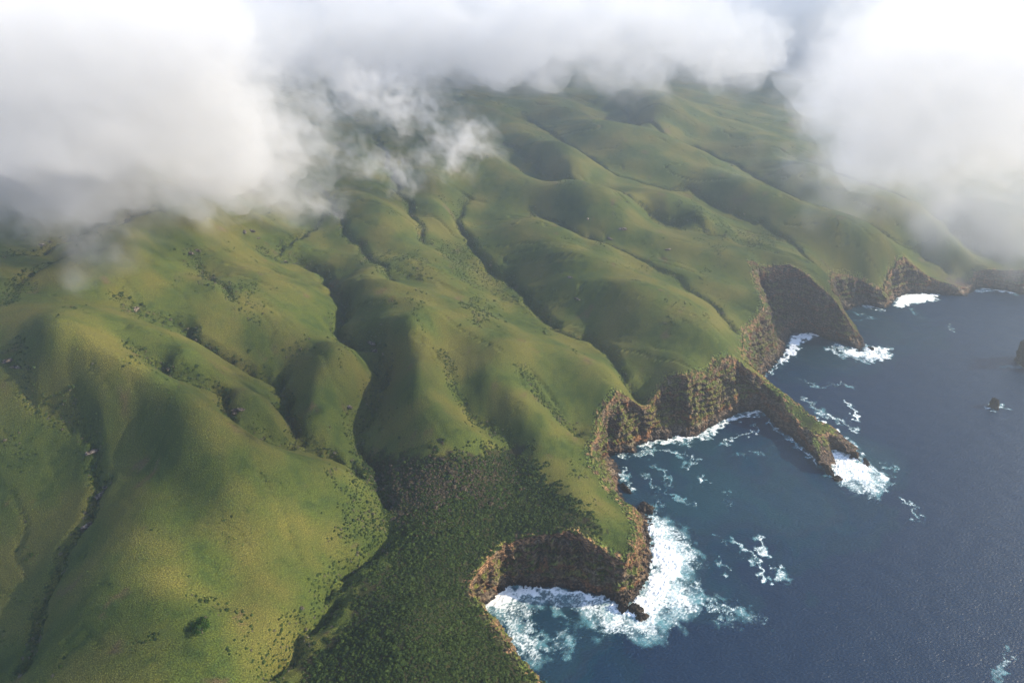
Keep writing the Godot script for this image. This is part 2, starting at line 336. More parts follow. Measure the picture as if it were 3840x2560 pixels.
# linear base colours of the turf: dry tips, fresh growth, bare soil in patches
func turf(x: float, z: float) -> Color:
	var a := noise_of("turf_a", 1.0 / 70.0, 3).get_noise_2d(x, z)
	var b := noise_of("turf_b", 1.0 / 11.0, 3).get_noise_2d(x, z)
	var c := noise_of("turf_c", 1.0 / 3.5, 2).get_noise_2d(x, z)
	var dry := Color(0.186, 0.182, 0.044)
	var fresh := Color(0.106, 0.145, 0.031)
	var col := fresh.lerp(dry, clampf(0.42 + a * 1.3 + b * 0.35, 0.0, 1.0))
	col = col.lerp(Color(0.060, 0.098, 0.024), clampf(b * 1.5 - a * 1.3 + c * 0.3 - 0.30, 0.0, 0.8))
	col = col.lerp(Color(0.20, 0.130, 0.075), clampf((noise_of("soil", 1.0 / 46.0, 4).get_noise_2d(x, z) + c * 0.2 - 0.50) * 6.0, 0.0, 0.6))
	# darker ground colour inside the outline of the wood
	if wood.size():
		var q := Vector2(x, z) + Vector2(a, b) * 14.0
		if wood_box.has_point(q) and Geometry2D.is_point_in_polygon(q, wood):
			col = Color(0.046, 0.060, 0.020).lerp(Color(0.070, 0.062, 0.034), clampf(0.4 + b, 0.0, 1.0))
	return col

var wood := PackedVector2Array()
var wood_box := Rect2()

func build_land() -> void:
	var index := PackedInt32Array()
	index.resize(NX * NZ)
	index.fill(-1)
	var v := PackedVector3Array()
	var n := PackedVector3Array()
	var c := PackedColorArray()
	for j in NZ:
		for i in NX:
			var k := j * NX + i
			if not inside[k]:
				continue
			index[k] = v.size()
			var x := X0 + i * CELL
			var z := Z0 + j * CELL
			v.append(Vector3(x, height[k], z))
			var l := height[k - 1] if i > 0 and inside[k - 1] else height[k]
			var r := height[k + 1] if i < NX - 1 and inside[k + 1] else height[k]
			var u := height[k - NX] if j > 0 and inside[k - NX] else height[k]
			var d := height[k + NX] if j < NZ - 1 and inside[k + NX] else height[k]
			n.append(Vector3(l - r, 2.0 * CELL, u - d).normalized())
			var low := height[k] + noise_of("chip", 1.0 / 2.6, 3).get_noise_2d(x * 0.4, z * 0.4) * 6.0
			c.append(turf(x, z) if low > 14.0 else Color(0.135, 0.098, 0.070))
	var ix := PackedInt32Array()
	for j in NZ - 1:
		for i in NX - 1:
			var k := j * NX + i
			var a := index[k]
			var b := index[k + 1]
			var e := index[k + NX]
			var f := index[k + NX + 1]
			if a >= 0 and b >= 0 and e >= 0:
				ix.append_array([a, b, e])
			if b >= 0 and f >= 0 and e >= 0:
				ix.append_array([b, f, e])
	var o := put("terrain", array_mesh(v, n, c, ix), grass_material())
	o.set_meta("kind", "structure")

func grass_material() -> StandardMaterial3D:
	var m := StandardMaterial3D.new()
	m.resource_name = "grass"
	m.vertex_color_use_as_albedo = true
	m.roughness = 0.9
	m.metallic_specular = 0.2
	m.uv1_triplanar = true
	m.uv1_world_triplanar = true
	m.uv1_scale = Vector3.ONE / 47.0
	var tint := seamless("grain", 1024, 0.045, 5)
	tint.convert(Image.FORMAT_RGB8)
	tint.adjust_bcs(1.35, 0.85, 1.0)
	m.albedo_texture = ImageTexture.create_from_image(tint)
	m.heightmap_enabled = true
	m.heightmap_texture = ImageTexture.create_from_image(seamless("tufts", 1024, 0.05, 4))
	m.heightmap_scale = 30.0
	return m

# ---------------------------------------------------------------- cliffs
func station(u: float) -> Array:
	var n: int = COAST.size() / 5
	var i := clampi(int(u), 0, n - 2)
	var f := u - i
	var q := []
	for s in 5:
		q.append(lerpf(COAST[i * 5 + s], COAST[i * 5 + 5 + s], f))
	return [Vector2(q[0], q[2]), Vector2(q[3], q[4])]

var cliff_points := PackedVector3Array()
var cliff_u := PackedFloat32Array()
var cliff_columns := 0

func build_cliffs() -> void:
	# walk the coast in even steps, half way between rim and waterline
	var n: int = COAST.size() / 5
	var us := PackedFloat32Array()
	for i in n - 1:
		var a := station(i)
		var b := station(i + 0.999)
		var steps := maxi(2, int(maxf(a[0].distance_to(b[0]), a[1].distance_to(b[1])) / 1.5))
		for s in steps:
			us.append(i + float(s) / steps)
	var rims := PackedVector2Array()
	var feet := PackedVector2Array()
	for u in us:
		var s := station(u)
		rims.append(s[0])
		feet.append(s[1])
	for pass_no in 3:       # round the corners a little
		var r2 := rims.duplicate()
		var f2 := feet.duplicate()
		for i in range(2, rims.size() - 2):
			r2[i] = (rims[i - 2] + rims[i - 1] + rims[i] + rims[i + 1] + rims[i + 2]) / 5.0
			f2[i] = (feet[i - 2] + feet[i - 1] + feet[i] + feet[i + 1] + feet[i + 2]) / 5.0
		rims = r2
		feet = f2
	var butt := noise_of("buttress", 1.0 / 24.0, 3)
	var crag := noise_of("crag", 1.0 / 7.0, 4, FastNoiseLite.TYPE_SIMPLEX_SMOOTH, FastNoiseLite.FRACTAL_RIDGED)
	var chip := noise_of("chip", 1.0 / 2.6, 3)
	var hue := noise_of("hue", 1.0 / 16.0, 4)
	var beds := [Color(0.180, 0.118, 0.076), Color(0.150, 0.115, 0.086), Color(0.245, 0.118, 0.062), Color(0.200, 0.155, 0.108), Color(0.145, 0.090, 0.060)]
	const ROWS := 46
	const LIP := 4
	var v := PackedVector3Array()
	var c := PackedColorArray()
	var cols := us.size()
	var flat := PackedByteArray()
	for i in cols:
		var rim := rims[i]
		var foot := feet[i]
		var bite := butt.get_noise_2d(rim.x * 2.2, rim.y * 2.2) * 3.5 + chip.get_noise_2d(rim.x, rim.y) * 1.6 - 1.0
		rim += (rim - foot).normalized() * -bite if rim.distance_to(foot) > 5.0 else Vector2.ZERO
		var along := (rims[mini(i + 4, cols - 1)] - rims[maxi(i - 4, 0)]) + (feet[mini(i + 4, cols - 1)] - feet[maxi(i - 4, 0)])
		var out := Vector2(-along.y, along.x).normalized()
		var top := land(rim.x - out.x * 2.0, rim.y - out.y * 2.0)
		for r in ROWS + LIP:
			if r < LIP:
				var back := [9.5, 6.0, 3.0, 1.0][r] as float
				var q := rim - out * back
				var y := land(q.x, q.y) + ([-1.0, 0.05, 0.15, 0.1][r] as float)
				v.append(Vector3(q.x, y, q.y))
				var bare := hue.get_noise_2d(q.x * 1.7, q.y * 1.7) * 9.0 + chip.get_noise_2d(q.x, q.y) * 3.0 > back
				var low := y + chip.get_noise_2d(q.x * 0.4, q.y * 0.4) * 6.0
				c.append(Color(0.135, 0.098, 0.070) if low < 14.0 else Color(0.33, 0.190, 0.105) if bare else turf(q.x, q.y))
				continue
			var t := float(r - LIP) / (ROWS - 1)
			var y := lerpf(top, -3.0, t)
			var h := 0.38 * t + 0.50 * t * t * t + 0.10 * smoothstep(0.0, 0.12, t) * (1.0 - t)
			var q := rim.lerp(foot, h / 0.88 if h < 0.88 else 1.0)
			var p := Vector3(q.x, y, q.y)
			var fade := sin(clampf(t * 1.04, 0.02, 1.0) * PI)
			var size := clampf(top / 40.0, 0.15, 1.2)
			var ledge := sin(y * 0.97 + hue.get_noise_3d(p.x * 0.3, y * 0.2, p.z * 0.3) * 6.0) * 0.8
			var push := butt.get_noise_3d(p.x, y * 0.35, p.z) * 9.0 * fade + (crag.get_noise_3d(p.x * 0.5, y * 0.5, p.z * 0.5) - 0.2) * 3.4 + (crag.get_noise_3d(p.x * 1.6, y * 1.3, p.z * 1.6) - 0.2) * 1.2 + chip.get_noise_3d(p.x, y, p.z) * 1.1 + ledge * 1.5 * fade
			push *= size * clampf(t * 6.0, 0.25, 1.0)
			p += Vector3(out.x, 0, out.y) * push + Vector3(0, chip.get_noise_3d(p.z, y, p.x) * 0.9 * size, 0)
			v.append(p)
			# rock: beds of grey lava, brown scoria and red ash; slumped orange soil under the rim; black wave-washed rock at the foot
			var a := hue.get_noise_3d(p.x, y * 1.6, p.z)
			var bed := y / 6.5 + hue.get_noise_3d(p.x * 0.3 + 400.0, y * 0.3, p.z * 0.3) * 3.0
			var band: Color = beds[posmod(int(floor(bed)), beds.size())]
			var col := band.lerp(beds[posmod(int(floor(bed)) + 1, beds.size())], smoothstep(0.75, 1.0, bed - floor(bed)))
			col = col.lerp(Color(0.25, 0.205, 0.150), clampf(a * 3.0 - 0.3, 0.0, 0.85))
			col *= 1.0 + chip.get_noise_3d(p.x * 1.4, y * 1.4, p.z * 1.4) * 0.35
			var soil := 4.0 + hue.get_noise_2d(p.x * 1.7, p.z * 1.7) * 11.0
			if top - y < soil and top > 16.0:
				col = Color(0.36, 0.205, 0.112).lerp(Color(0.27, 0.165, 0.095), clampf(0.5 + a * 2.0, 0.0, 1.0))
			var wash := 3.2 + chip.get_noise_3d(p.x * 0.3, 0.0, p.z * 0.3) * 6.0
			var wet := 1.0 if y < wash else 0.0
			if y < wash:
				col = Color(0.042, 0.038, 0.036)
			if us[i] > 16.0 and us[i] < 23.0:
				col = col.lerp(Color(0.30, 0.165, 0.090), clampf(0.75 - t + a, 0.0, 0.8) * (1.0 - wet))
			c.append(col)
	var tall := ROWS + LIP
	var normals := PackedVector3Array()
	normals.resize(v.size())
	var ix := PackedInt32Array()
	for i in cols - 1:
		for r in tall - 1:
			var k := i * tall + r
			ix.append_array([k, k + tall, k + 1, k + 1, k + tall, k + tall + 1])
	for t in ix.size() / 3:
		var a := ix[t * 3]
		var b := ix[t * 3 + 1]
		var d := ix[t * 3 + 2]
		var nn := (v[d] - v[a]).cross(v[b] - v[a])
		normals[a] += nn
		normals[b] += nn
		normals[d] += nn
	var green := noise_of("ledge_green", 1.0 / 9.0, 3)
	for k in v.size():
		normals[k] = normals[k].normalized()
		# turf has taken the ledges and gentler faces above the spray
		var p := v[k]
		var hold := clampf((normals[k].y - (0.36 if us[k / tall] > 24.0 and us[k / tall] < 38.0 else 0.5) + green.get_noise_3d(p.x, p.y, p.z) * 0.45) * 5.0, 0.0, 1.0) * clampf((p.y - (19.0 if us[k / tall] > 40.0 and us[k / tall] < 60.0 else 9.0)) * 0.3, 0.0, 1.0)
		if k % tall >= LIP:
			c[k] = c[k].lerp(turf(p.x, p.z) * 0.85, hold)
	cliff_points = v
	cliff_u = us
	cliff_columns = cols
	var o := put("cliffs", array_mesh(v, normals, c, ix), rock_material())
	o.set_meta("kind", "structure")

func rock_material() -> StandardMaterial3D:
	var m := StandardMaterial3D.new()
	m.resource_name = "rock"
	m.vertex_color_use_as_albedo = true
	m.roughness = 0.92
	m.metallic_specular = 0.25
	m.uv1_triplanar = true
	m.uv1_world_triplanar = true
	m.uv1_scale = Vector3(1.0 / 52.0, 1.0 / 27.0, 1.0 / 52.0)
	var tint := seamless("rock_grain", 512, 0.03, 5)
	tint.convert(Image.FORMAT_RGB8)
	tint.adjust_bcs(1.3, 1.5, 1.0)
	m.albedo_texture = ImageTexture.create_from_image(tint)
	m.heightmap_enabled = true
	m.heightmap_texture = ImageTexture.create_from_image(seamless("rock_relief", 512, 0.035, 5))
	m.heightmap_scale = 260.0
	return m

# ---------------------------------------------------------------- sea
func wave(x: float, z: float) -> float:
	return noise_of("swell", 1.0 / 30.0, 2).get_noise_2d(x * 0.8 + z * 0.35, z * 1.5 - x * 0.5) * 0.5

func steps_from(a: float, b: float, step: float, far: float) -> PackedFloat32Array:
	var p := PackedFloat32Array()
	var s := step
	var x := a
	var before := []
	while x > -far:
		s *= 1.35
		x -= s
		before.push_front(x)
	for q in before:
		p.append(q)
	x = a
	while x < b:
		p.append(x)
		x += step
	s = step
	while x < far:
		p.append(x)
		s *= 1.35
		x += s
	return p

func build_sea() -> void:
	var xs := steps_from(-140.0, 1040.0, 4.0, 9000.0)
	var zs := steps_from(-1180.0, -230.0, 4.0, 9000.0)
	var v := PackedVector3Array()
	var n := PackedVector3Array()
	var c := PackedColorArray()
	var drift := noise_of("drift", 1.0 / 130.0, 3)
	for z in zs:
		for x in xs:
			v.append(Vector3(x, wave(x, z), z))
			var e := 2.0
			n.append(Vector3(wave(x - e, z) - wave(x + e, z), 2.0 * e, wave(x, z - e) - wave(x, z + e)).normalized())
			var teal := 0.0
			for s in [[170.0, -575.0, 120.0, 0.75], [255.0, -560.0, 95.0, 0.55], [35.0, -385.0, 75.0, 0.6], [330.0, -585.0, 50.0, 0.8], [125.0, -455.0, 70.0, 0.5], [400.0, -810.0, 80.0, 0.5], [500.0, -910.0, 90.0, 0.5]]:
				var d := Vector2(x - s[0], z - s[1]).length() / (s[2] as float)
				teal = maxf(teal, (s[3] as float) * clampf(1.25 - d + drift.get_noise_2d(x, z) * 0.9, 0.0, 1.0))
			c.append(Color(0.0028, 0.0130, 0.0360).lerp(Color(0.0060, 0.0360, 0.0500), teal))
	var ix := PackedInt32Array()
	var w := xs.size()
	for j in zs.size() - 1:
		for i in w - 1:
			var k := j * w + i
			ix.append_array([k, k + 1, k + w, k + 1, k + w + 1, k + w])
	var m := StandardMaterial3D.new()
	m.resource_name = "sea_water"
	m.vertex_color_use_as_albedo = true
	m.roughness = 0.34
	m.metallic_specular = 0.31
	m.uv1_triplanar = true
	m.uv1_world_triplanar = true
	m.uv1_scale = Vector3(1.0 / 84.0, 1.0 / 80.0, 1.0 / 47.0)
	m.heightmap_enabled = true
	m.heightmap_texture = ImageTexture.create_from_image(seamless("chop", 1024, 0.022, 4))
	m.heightmap_scale = 45.0
	var o := put("sea", array_mesh(v, n, c, ix), m)
	o.set_meta("kind", "structure")

# Foam: a sheet of bubbles riding just above the water; its lace has holes and ragged ends.
var foam_mat: StandardMaterial3D

func foam_sheet(called: String, low: Vector2, high: Vector2, step: float, cover: Callable, lift: float) -> MeshInstance3D:
	var w := int((high.x - low.x) / step) + 2
	var h := int((high.y - low.y) / step) + 2
	var lace := noise_of("lace", 1.0 / 10.0, 4, FastNoiseLite.TYPE_SIMPLEX_SMOOTH, FastNoiseLite.FRACTAL_RIDGED)
	var bubble := noise_of("bubble", 1.0 / 2.2, 2)
	var mass := noise_of("mass", 1.0 / 22.0, 3)
	var v := PackedVector3Array()
	var c := PackedColorArray()
	var index := PackedInt32Array()
	index.resize(w * h)
	index.fill(-1)
	for j in h:
		for i in w:
			var x := low.x + i * step
			var z := low.y + j * step
			var wx := x + mass.get_noise_2d(x * 2.0, z * 2.0) * 9.0
			var wz := z + mass.get_noise_2d(z * 2.0 + 90.0, x * 2.0) * 9.0
			var cov: float = cover.call(wx, wz)
			if cov <= 0.01:
				continue
			cov *= 1.0 + 0.3 * mass.get_noise_2d(x * 0.9 + 300.0, z * 0.5)
			var l := 0.46 + lace.get_noise_2d(wx * 0.8 + wz * 0.3, wz * 1.2 - wx * 0.5) * 0.30 + lace.get_noise_2d(wx * 2.2 + wz * 0.8, wz * 3.2 - wx * 1.3) * 0.19 + bubble.get_noise_2d(x, z) * 0.20
			var a := smoothstep(1.02 - cov, 1.62 - cov, l)
			var soft := clampf(cov * 1.1 - 0.38 + mass.get_noise_2d(x, z) * 0.7, 0.0, 0.5)
			index[j * w + i] = v.size()
			v.append(Vector3(x, wave(x, z) + 0.10 + lift * a * cov * (0.6 + bubble.get_noise_2d(x * 0.6, z * 0.6)), z))
			var milky := Color(0.10, 0.29, 0.34)
			c.append(Color(milky.lerp(Color(0.80, 0.83, 0.84), a), clampf(maxf(a, soft), 0.0, 1.0)))
	var ix := PackedInt32Array()
	var n := PackedVector3Array()
	n.resize(v.size())
	for j in h - 1:
		for i in w - 1:
			var k := j * w + i
			for t in [[index[k], index[k + 1], index[k + w]], [index[k + 1], index[k + w + 1], index[k + w]]]:
				if t[0] >= 0 and t[1] >= 0 and t[2] >= 0:
					ix.append_array(t)
					var nn := (v[t[2]] - v[t[0]]).cross(v[t[1]] - v[t[0]])
					for q in t:
						n[q] += nn
	for k in n.size():
		n[k] = n[k].normalized() if n[k].length() > 0.0 else Vector3.UP
	return put(called, array_mesh(v, n, c, ix), foam_mat)

func edge_distance(p: Vector2, poly: PackedVector2Array, closed: bool) -> float:
	var d := 1e9
	for k in poly.size() - (0 if closed else 1):
		var q := Geometry2D.get_closest_point_to_segment(p, poly[k], poly[(k + 1) % poly.size()])
		d = minf(d, q.distance_to(p))
	return d

func surf(called: String, outline: Array, reach: float, strength: float, step: float, lift: float, label: String) -> void:
	var poly := points(outline)
	var box := Rect2(poly[0], Vector2.ZERO)
	for p in poly:
		box = box.expand(p)
	box = box.grow(reach * 2.0 + 6.0)
	var cover := func(x: float, z: float) -> float:
		var p := Vector2(x, z)
		var d := edge_distance(p, poly, true)
		if not Geometry2D.is_point_in_polygon(p, poly):
			d = -d
		return strength * smoothstep(-reach * 1.6, reach, d)
	var o := foam_sheet(called, box.position, box.end, step, cover, lift)
	tag(o, label, "surf", "surf breaking along the coast")

func build_foam() -> void:
	foam_mat = StandardMaterial3D.new()
	foam_mat.resource_name = "foam"
	foam_mat.vertex_color_use_as_albedo = true
	foam_mat.transparency = BaseMaterial3D.TRANSPARENCY_ALPHA
	foam_mat.roughness = 0.8
	surf("breaking_surf", SURF_NEAR_BAY, 4.0, 1.06, 0.9, 0.7, "white surf line washing the boulder beach under the arched dark cliff")
	surf("breaking_surf_001", SURF_HEADLAND, 10.0, 1.03, 0.9, 1.2, "largest solid white surf patch, spreading off the rocky headland")
	surf("breaking_surf_002", SURF_PRONGS, 6.0, 1.0, 0.9, 1.0, "white surf churning between the two rock prongs of the peninsula")
	surf("breaking_surf_003", SURF_COVE, 3.0, 1.15, 1.2, 0.8, "curved white surf line at the foot of the red cliff cove")
	surf("breaking_surf_004", SURF_POINT, 5.0, 0.95, 1.2, 0.8, "white surf round the dark point beyond the red cliff cove")
	surf("breaking_surf_005", SURF_FAR, 4.0, 1.1, 1.5, 0.6, "long white surf strip under the low hazy cliffs")
	surf("surf_lace", SURF_NEAR_BAY_LACE, 9.0, 0.72, 0.9, 0.1, "lacy pale foam spreading over the water of the near bay")
	surf("surf_lace_001", SURF_HEADLAND_LACE, 12.0, 0.80, 0.9, 0.1, "lacy turquoise foam fringe round the headland surf")
	surf("surf_lace_002", SURF_PRONGS_LACE, 7.0, 0.75, 0.9, 0.1, "lacy turquoise foam trailing off the rock prongs")
	var no := 0
	for s in FOAM_STREAKS:
		var half: float = s[0]
		var power: float = s[1]
		var line := points(s.slice(2))
		var box := Rect2(line[0], Vector2.ZERO)
		for p in line:
			box = box.expand(p)
		box = box.grow(half * 3.0 + 8.0)
		var cover := func(x: float, z: float) -> float:
			return power * 1.15 * smoothstep(half * 2.6, 0.0, edge_distance(Vector2(x, z), line, false))
		var o := foam_sheet("foam_streak" + ("" if no == 0 else "_%03d" % no), box.position, box.end, 0.9, cover, 0.1)
		var mid := box.get_center()
		var place := "in the open water off the headland surf"
		if mid.y > -430.0 and mid.x < 75.0:
			place = "inside the bay under the arched cliff"
		elif mid.y < -850.0:
			place = "under the low hazy cliffs"
		elif mid.y < -700.0:
			place = "off the red cliff cove"
		elif mid.x > 255.0:
			place = "beside the forked rock peninsula"
		elif mid.y < -500.0:
			place = "in the round bay behind the headland"
		tag(o, "thin white foam streak drifting " + place, "foam", "foam streaks drifting on the sea")
		no += 1

# ---------------------------------------------------------------- rocks
func rock_mesh(size: Vector3, seed_no: int, spike := 0.0, detail := 20, stone := Color(0.040, 0.035, 0.032), other_stone := Color(0.10, 0.078, 0.060)) -> ArrayMesh:
	var n := noise_of("rock_shape", 1.0, 4)
	var cr := noise_of("rock_cut", 2.2, 3, FastNoiseLite.TYPE_SIMPLEX_SMOOTH, FastNoiseLite.FRACTAL_RIDGED)
	var v := PackedVector3Array()
	var c := PackedColorArray()
	var ix := PackedInt32Array()
	var around := detail * 2
	for r in detail + 1:
		var lat := PI * r / detail
		for a in around:
			var lon := TAU * a / around
			var d := Vector3(sin(lat) * cos(lon), cos(lat), sin(lat) * sin(lon))
			var q := d + Vector3(seed_no * 3.7, seed_no * 1.9, 0)
			var g := 1.0 + n.get_noise_3dv(q) * 0.55 + (cr.get_noise_3dv(q) - 0.2) * 0.22
			var p := d * g
			p.y = (p.y if p.y > 0.0 else p.y * 0.6) * (1.0 + spike * maxf(0.0, d.y))
			v.append(p * size)
			var mottle := n.get_noise_3dv(q * 2.0)
			c.append(stone.lerp(other_stone, clampf(0.3 + mottle * 1.6, 0.0, 1.0)))
	for r in detail:
		for a in around:
			var k := r * around + a
			var b := r * around + (a + 1) % around
			ix.append_array([k, b, k + around, b, b + around, k + around])
	var nn := PackedVector3Array()
	nn.resize(v.size())
	for t in ix.size() / 3:
		var f := (v[ix[t * 3 + 2]] - v[ix[t * 3]]).cross(v[ix[t * 3 + 1]] - v[ix[t * 3]])
		for s in 3:
			nn[ix[t * 3 + s]] += f
	for k in nn.size():
		nn[k] = nn[k].normalized()
	return array_mesh(v, nn, c, ix)

func build_rocks(mat: Material) -> void:
	var a := [
		["sea_stack", Vector3(640, -4, -786), Vector3(17, 26, 15), 3, 0.45, "tall dark sea stack standing alone beyond the small rock", "sea stack"],
		["sea_rock", Vector3(540, -1.5, -690), Vector3(5.5, 8, 4.6), 7, 0.5, "small pointed black rock alone in open water", "rock"],
		["sea_rock_001", Vector3(95, -1, -402.5), Vector3(4.4, 7.5, 5.6), 11, 0.0, "black boulder mass at the tip of the near headland", "rock"],
		["sea_rock_002", Vector3(99.5, -0.6, -395.5), Vector3(5.6, 4.2, 3.4), 14, 0.0, "low black rock awash in the surf off the headland", "rock"],
		["sea_rock_003", Vector3(86, -1, -404), Vector3(3.6, 7.5, 4.4), 17, 0.1, "dark rock block leaning on the end of the arched cliff", "rock"],
		["sea_rock_004", Vector3(107, -1, -548), Vector3(8, 5.0, 3.2), 21, 0.0, "dark rock spur running out beside the green slope", "rock"],
		["sea_rock_005", Vector3(462, -1, -826), Vector3(5, 3.4, 4), 25, 0.0, "flat dark rock awash off the far point", "rock"],
		["sea_rock_006", Vector3(354, -1, -588), Vector3(7.5, 2.4, 3.0), 29, 0.0, "low black reef at the end of the far rock prong", "rock"],
		["sea_rock_007", Vector3(315, -1, -563), Vector3(4.5, 3.0, 4.5), 33, 0.0, "black rock ending the near rock prong", "rock"],
		["sea_rock_009", Vector3(346, -1, -598), Vector3(6.5, 5.5, 3.2), 41, 0.2, "jagged black rock rib along the far rock prong", "rock"],
		["sea_rock_010", Vector3(311, -1, -573), Vector3(3.6, 5.0, 6.0), 45, 0.2, "jagged black rock rib along the near rock prong", "rock"],
		["sea_rock_008", Vector3(122, -1, -520), Vector3(6.5, 5.0, 7), 37, 0.0, "black rock pile on the far corner of the headland", "rock"],
	]
	for r in a:
		var o := put(r[0], rock_mesh(r[2], r[3], r[4]), mat)
		o.position = r[1]
		o.rotation.y = r[3] * 0.7
		tag(o, r[5], r[6], "rocks standing in the sea")
	# bare rock showing in the turf
	for i in OUTCROPS.size() / 3:
		var p := Vector3(OUTCROPS[i * 3], 0, OUTCROPS[i * 3 + 2])
		p.y = land(p.x, p.z) - 0.3
		var s := rng.randf_range(1.6, 3.4)
		var m := rock_mesh(Vector3(s * 1.9, s * 0.55, s * 0.8), 50 + i * 3, 0.0, 12, Color(0.13, 0.105, 0.085), Color(0.32, 0.27, 0.22))
		var o := put("rock_outcrop" + ("" if i == 0 else "_%03d" % i), m, outcrop_mat)
		o.position = p
		o.rotation.y = rng.randf() * TAU
		var place := "beside the deep central ravine"
		if p.z < -780.0:
			place = "high on the mountain spurs"
		elif p.x < -250.0 and p.z > -520.0:
			place = "along the gully bounding the lone tree's hill"
		elif p.z < -600.0:
			place = "on the slopes just under the grey cloud bank"
		tag(o, "pale rock outcrop in the grass " + place, "outcrop", "rock outcrops in the grass")
	# boulders heaped along the waterline
	var boulders := []
	for i in cliff_columns:
		var u := cliff_u[i]
		var heap := 0.5
		if u > 14.0 and u < 22.5:
			heap = 5.0
		elif u > 5.0 and u <= 14.0:
			heap = 2.2
		elif u > 30.0 and u < 40.0:
			heap = 1.2
		elif u > 60.0 and u < 70.0:
			heap = 1.2
		while rng.randf() < heap:
			heap -= 1.0
			var reach := 0.30 if u > 14.0 and u < 22.5 else 0.14
			var row := 4 + int(46.0 * (1.0 - reach * rng.randf() - 0.03))
			var q := cliff_points[i * 50 + mini(row, 49)]
			var r := 0.35 + 1.3 * pow(rng.randf(), 3.0)
			boulders.append(Transform3D(Basis.from_euler(Vector3(rng.randf() * 3, rng.randf() * 6, 0)).scaled(Vector3(r, r * 0.8, r)), Vector3(q.x + rng.randf_range(-1.5, 1.5), maxf(q.y, -0.2) + r * 0.2, q.z + rng.randf_range(-1.5, 1.5))))
	scatter("shore_boulders", rock_mesh(Vector3.ONE, 91, 0.0, 5), mat, boulders, [], "black boulders heaped along the foot of the cliffs", "boulders")

var outcrop_mat: StandardMaterial3D

func scatter(called: String, mesh: Mesh, mat: Material, where: Array, tints: Array, label: String, category: String) -> void:
	var mm := MultiMesh.new()
	mm.transform_format = MultiMesh.TRANSFORM_3D
	mm.use_colors = tints.size() > 0
	mm.mesh = mesh
	mm.instance_count = where.size()
	for i in where.size():
		mm.set_instance_transform(i, where[i])
		if tints.size():
			mm.set_instance_color(i, tints[i])
	var o := MultiMeshInstance3D.new()
	o.name = called
	o.multimesh = mm
	o.material_override = mat
	add_child(o, true)
	o.set_meta("kind", "stuff")
	tag(o, label, category)

# ---------------------------------------------------------------- plants
func leaf_clump(seed_no: int, leaves: int, size: float) -> ArrayMesh:
	var r := RandomNumberGenerator.new()
	r.seed = 500 + seed_no
	var v := PackedVector3Array()
	var n := PackedVector3Array()
	var ix := PackedInt32Array()
	for i in leaves:
		var d := Vector3(r.randfn(), absf(r.randfn()) * 0.9 + 0.05, r.randfn()).normalized()
		var p := d * (0.55 + 0.45 * sqrt(r.randf()))
		p.y *= 0.85
		var t := Vector3(r.randfn(), r.randfn(), r.randfn()).normalized()
		var b := d.cross(t).normalized()
		t = (t * 0.7 + b.cross(d) * 0.6).normalized()
		var k := v.size()
		var s := size * r.randf_range(0.7, 1.3)
		v.append_array([p + t * s, p - t * s * 0.6 + b * s * 0.8, p - t * s * 0.6 - b * s * 0.8])
		var nn := (d * 0.7 + Vector3.UP * 0.55 + Vector3(r.randfn(), r.randfn(), r.randfn()) * 0.3).normalized()
		n.append_array([nn, nn, nn])
		var faces_out := (v[k + 2] - v[k]).cross(v[k + 1] - v[k]).dot(nn) > 0.0
		ix.append_array([k, k + 1, k + 2] if faces_out else [k, k + 2, k + 1])
	return array_mesh(v, n, PackedColorArray(), ix)

func leaf_material() -> StandardMaterial3D:
	var m := StandardMaterial3D.new()
	m.resource_name = "leaves"
	m.vertex_color_use_as_albedo = true
	m.roughness = 0.75
	m.metallic_specular = 0.25
	m.cull_mode = BaseMaterial3D.CULL_DISABLED
	m.backlight_enabled = true
	m.backlight = Color(0.5, 0.55, 0.3)
	return m

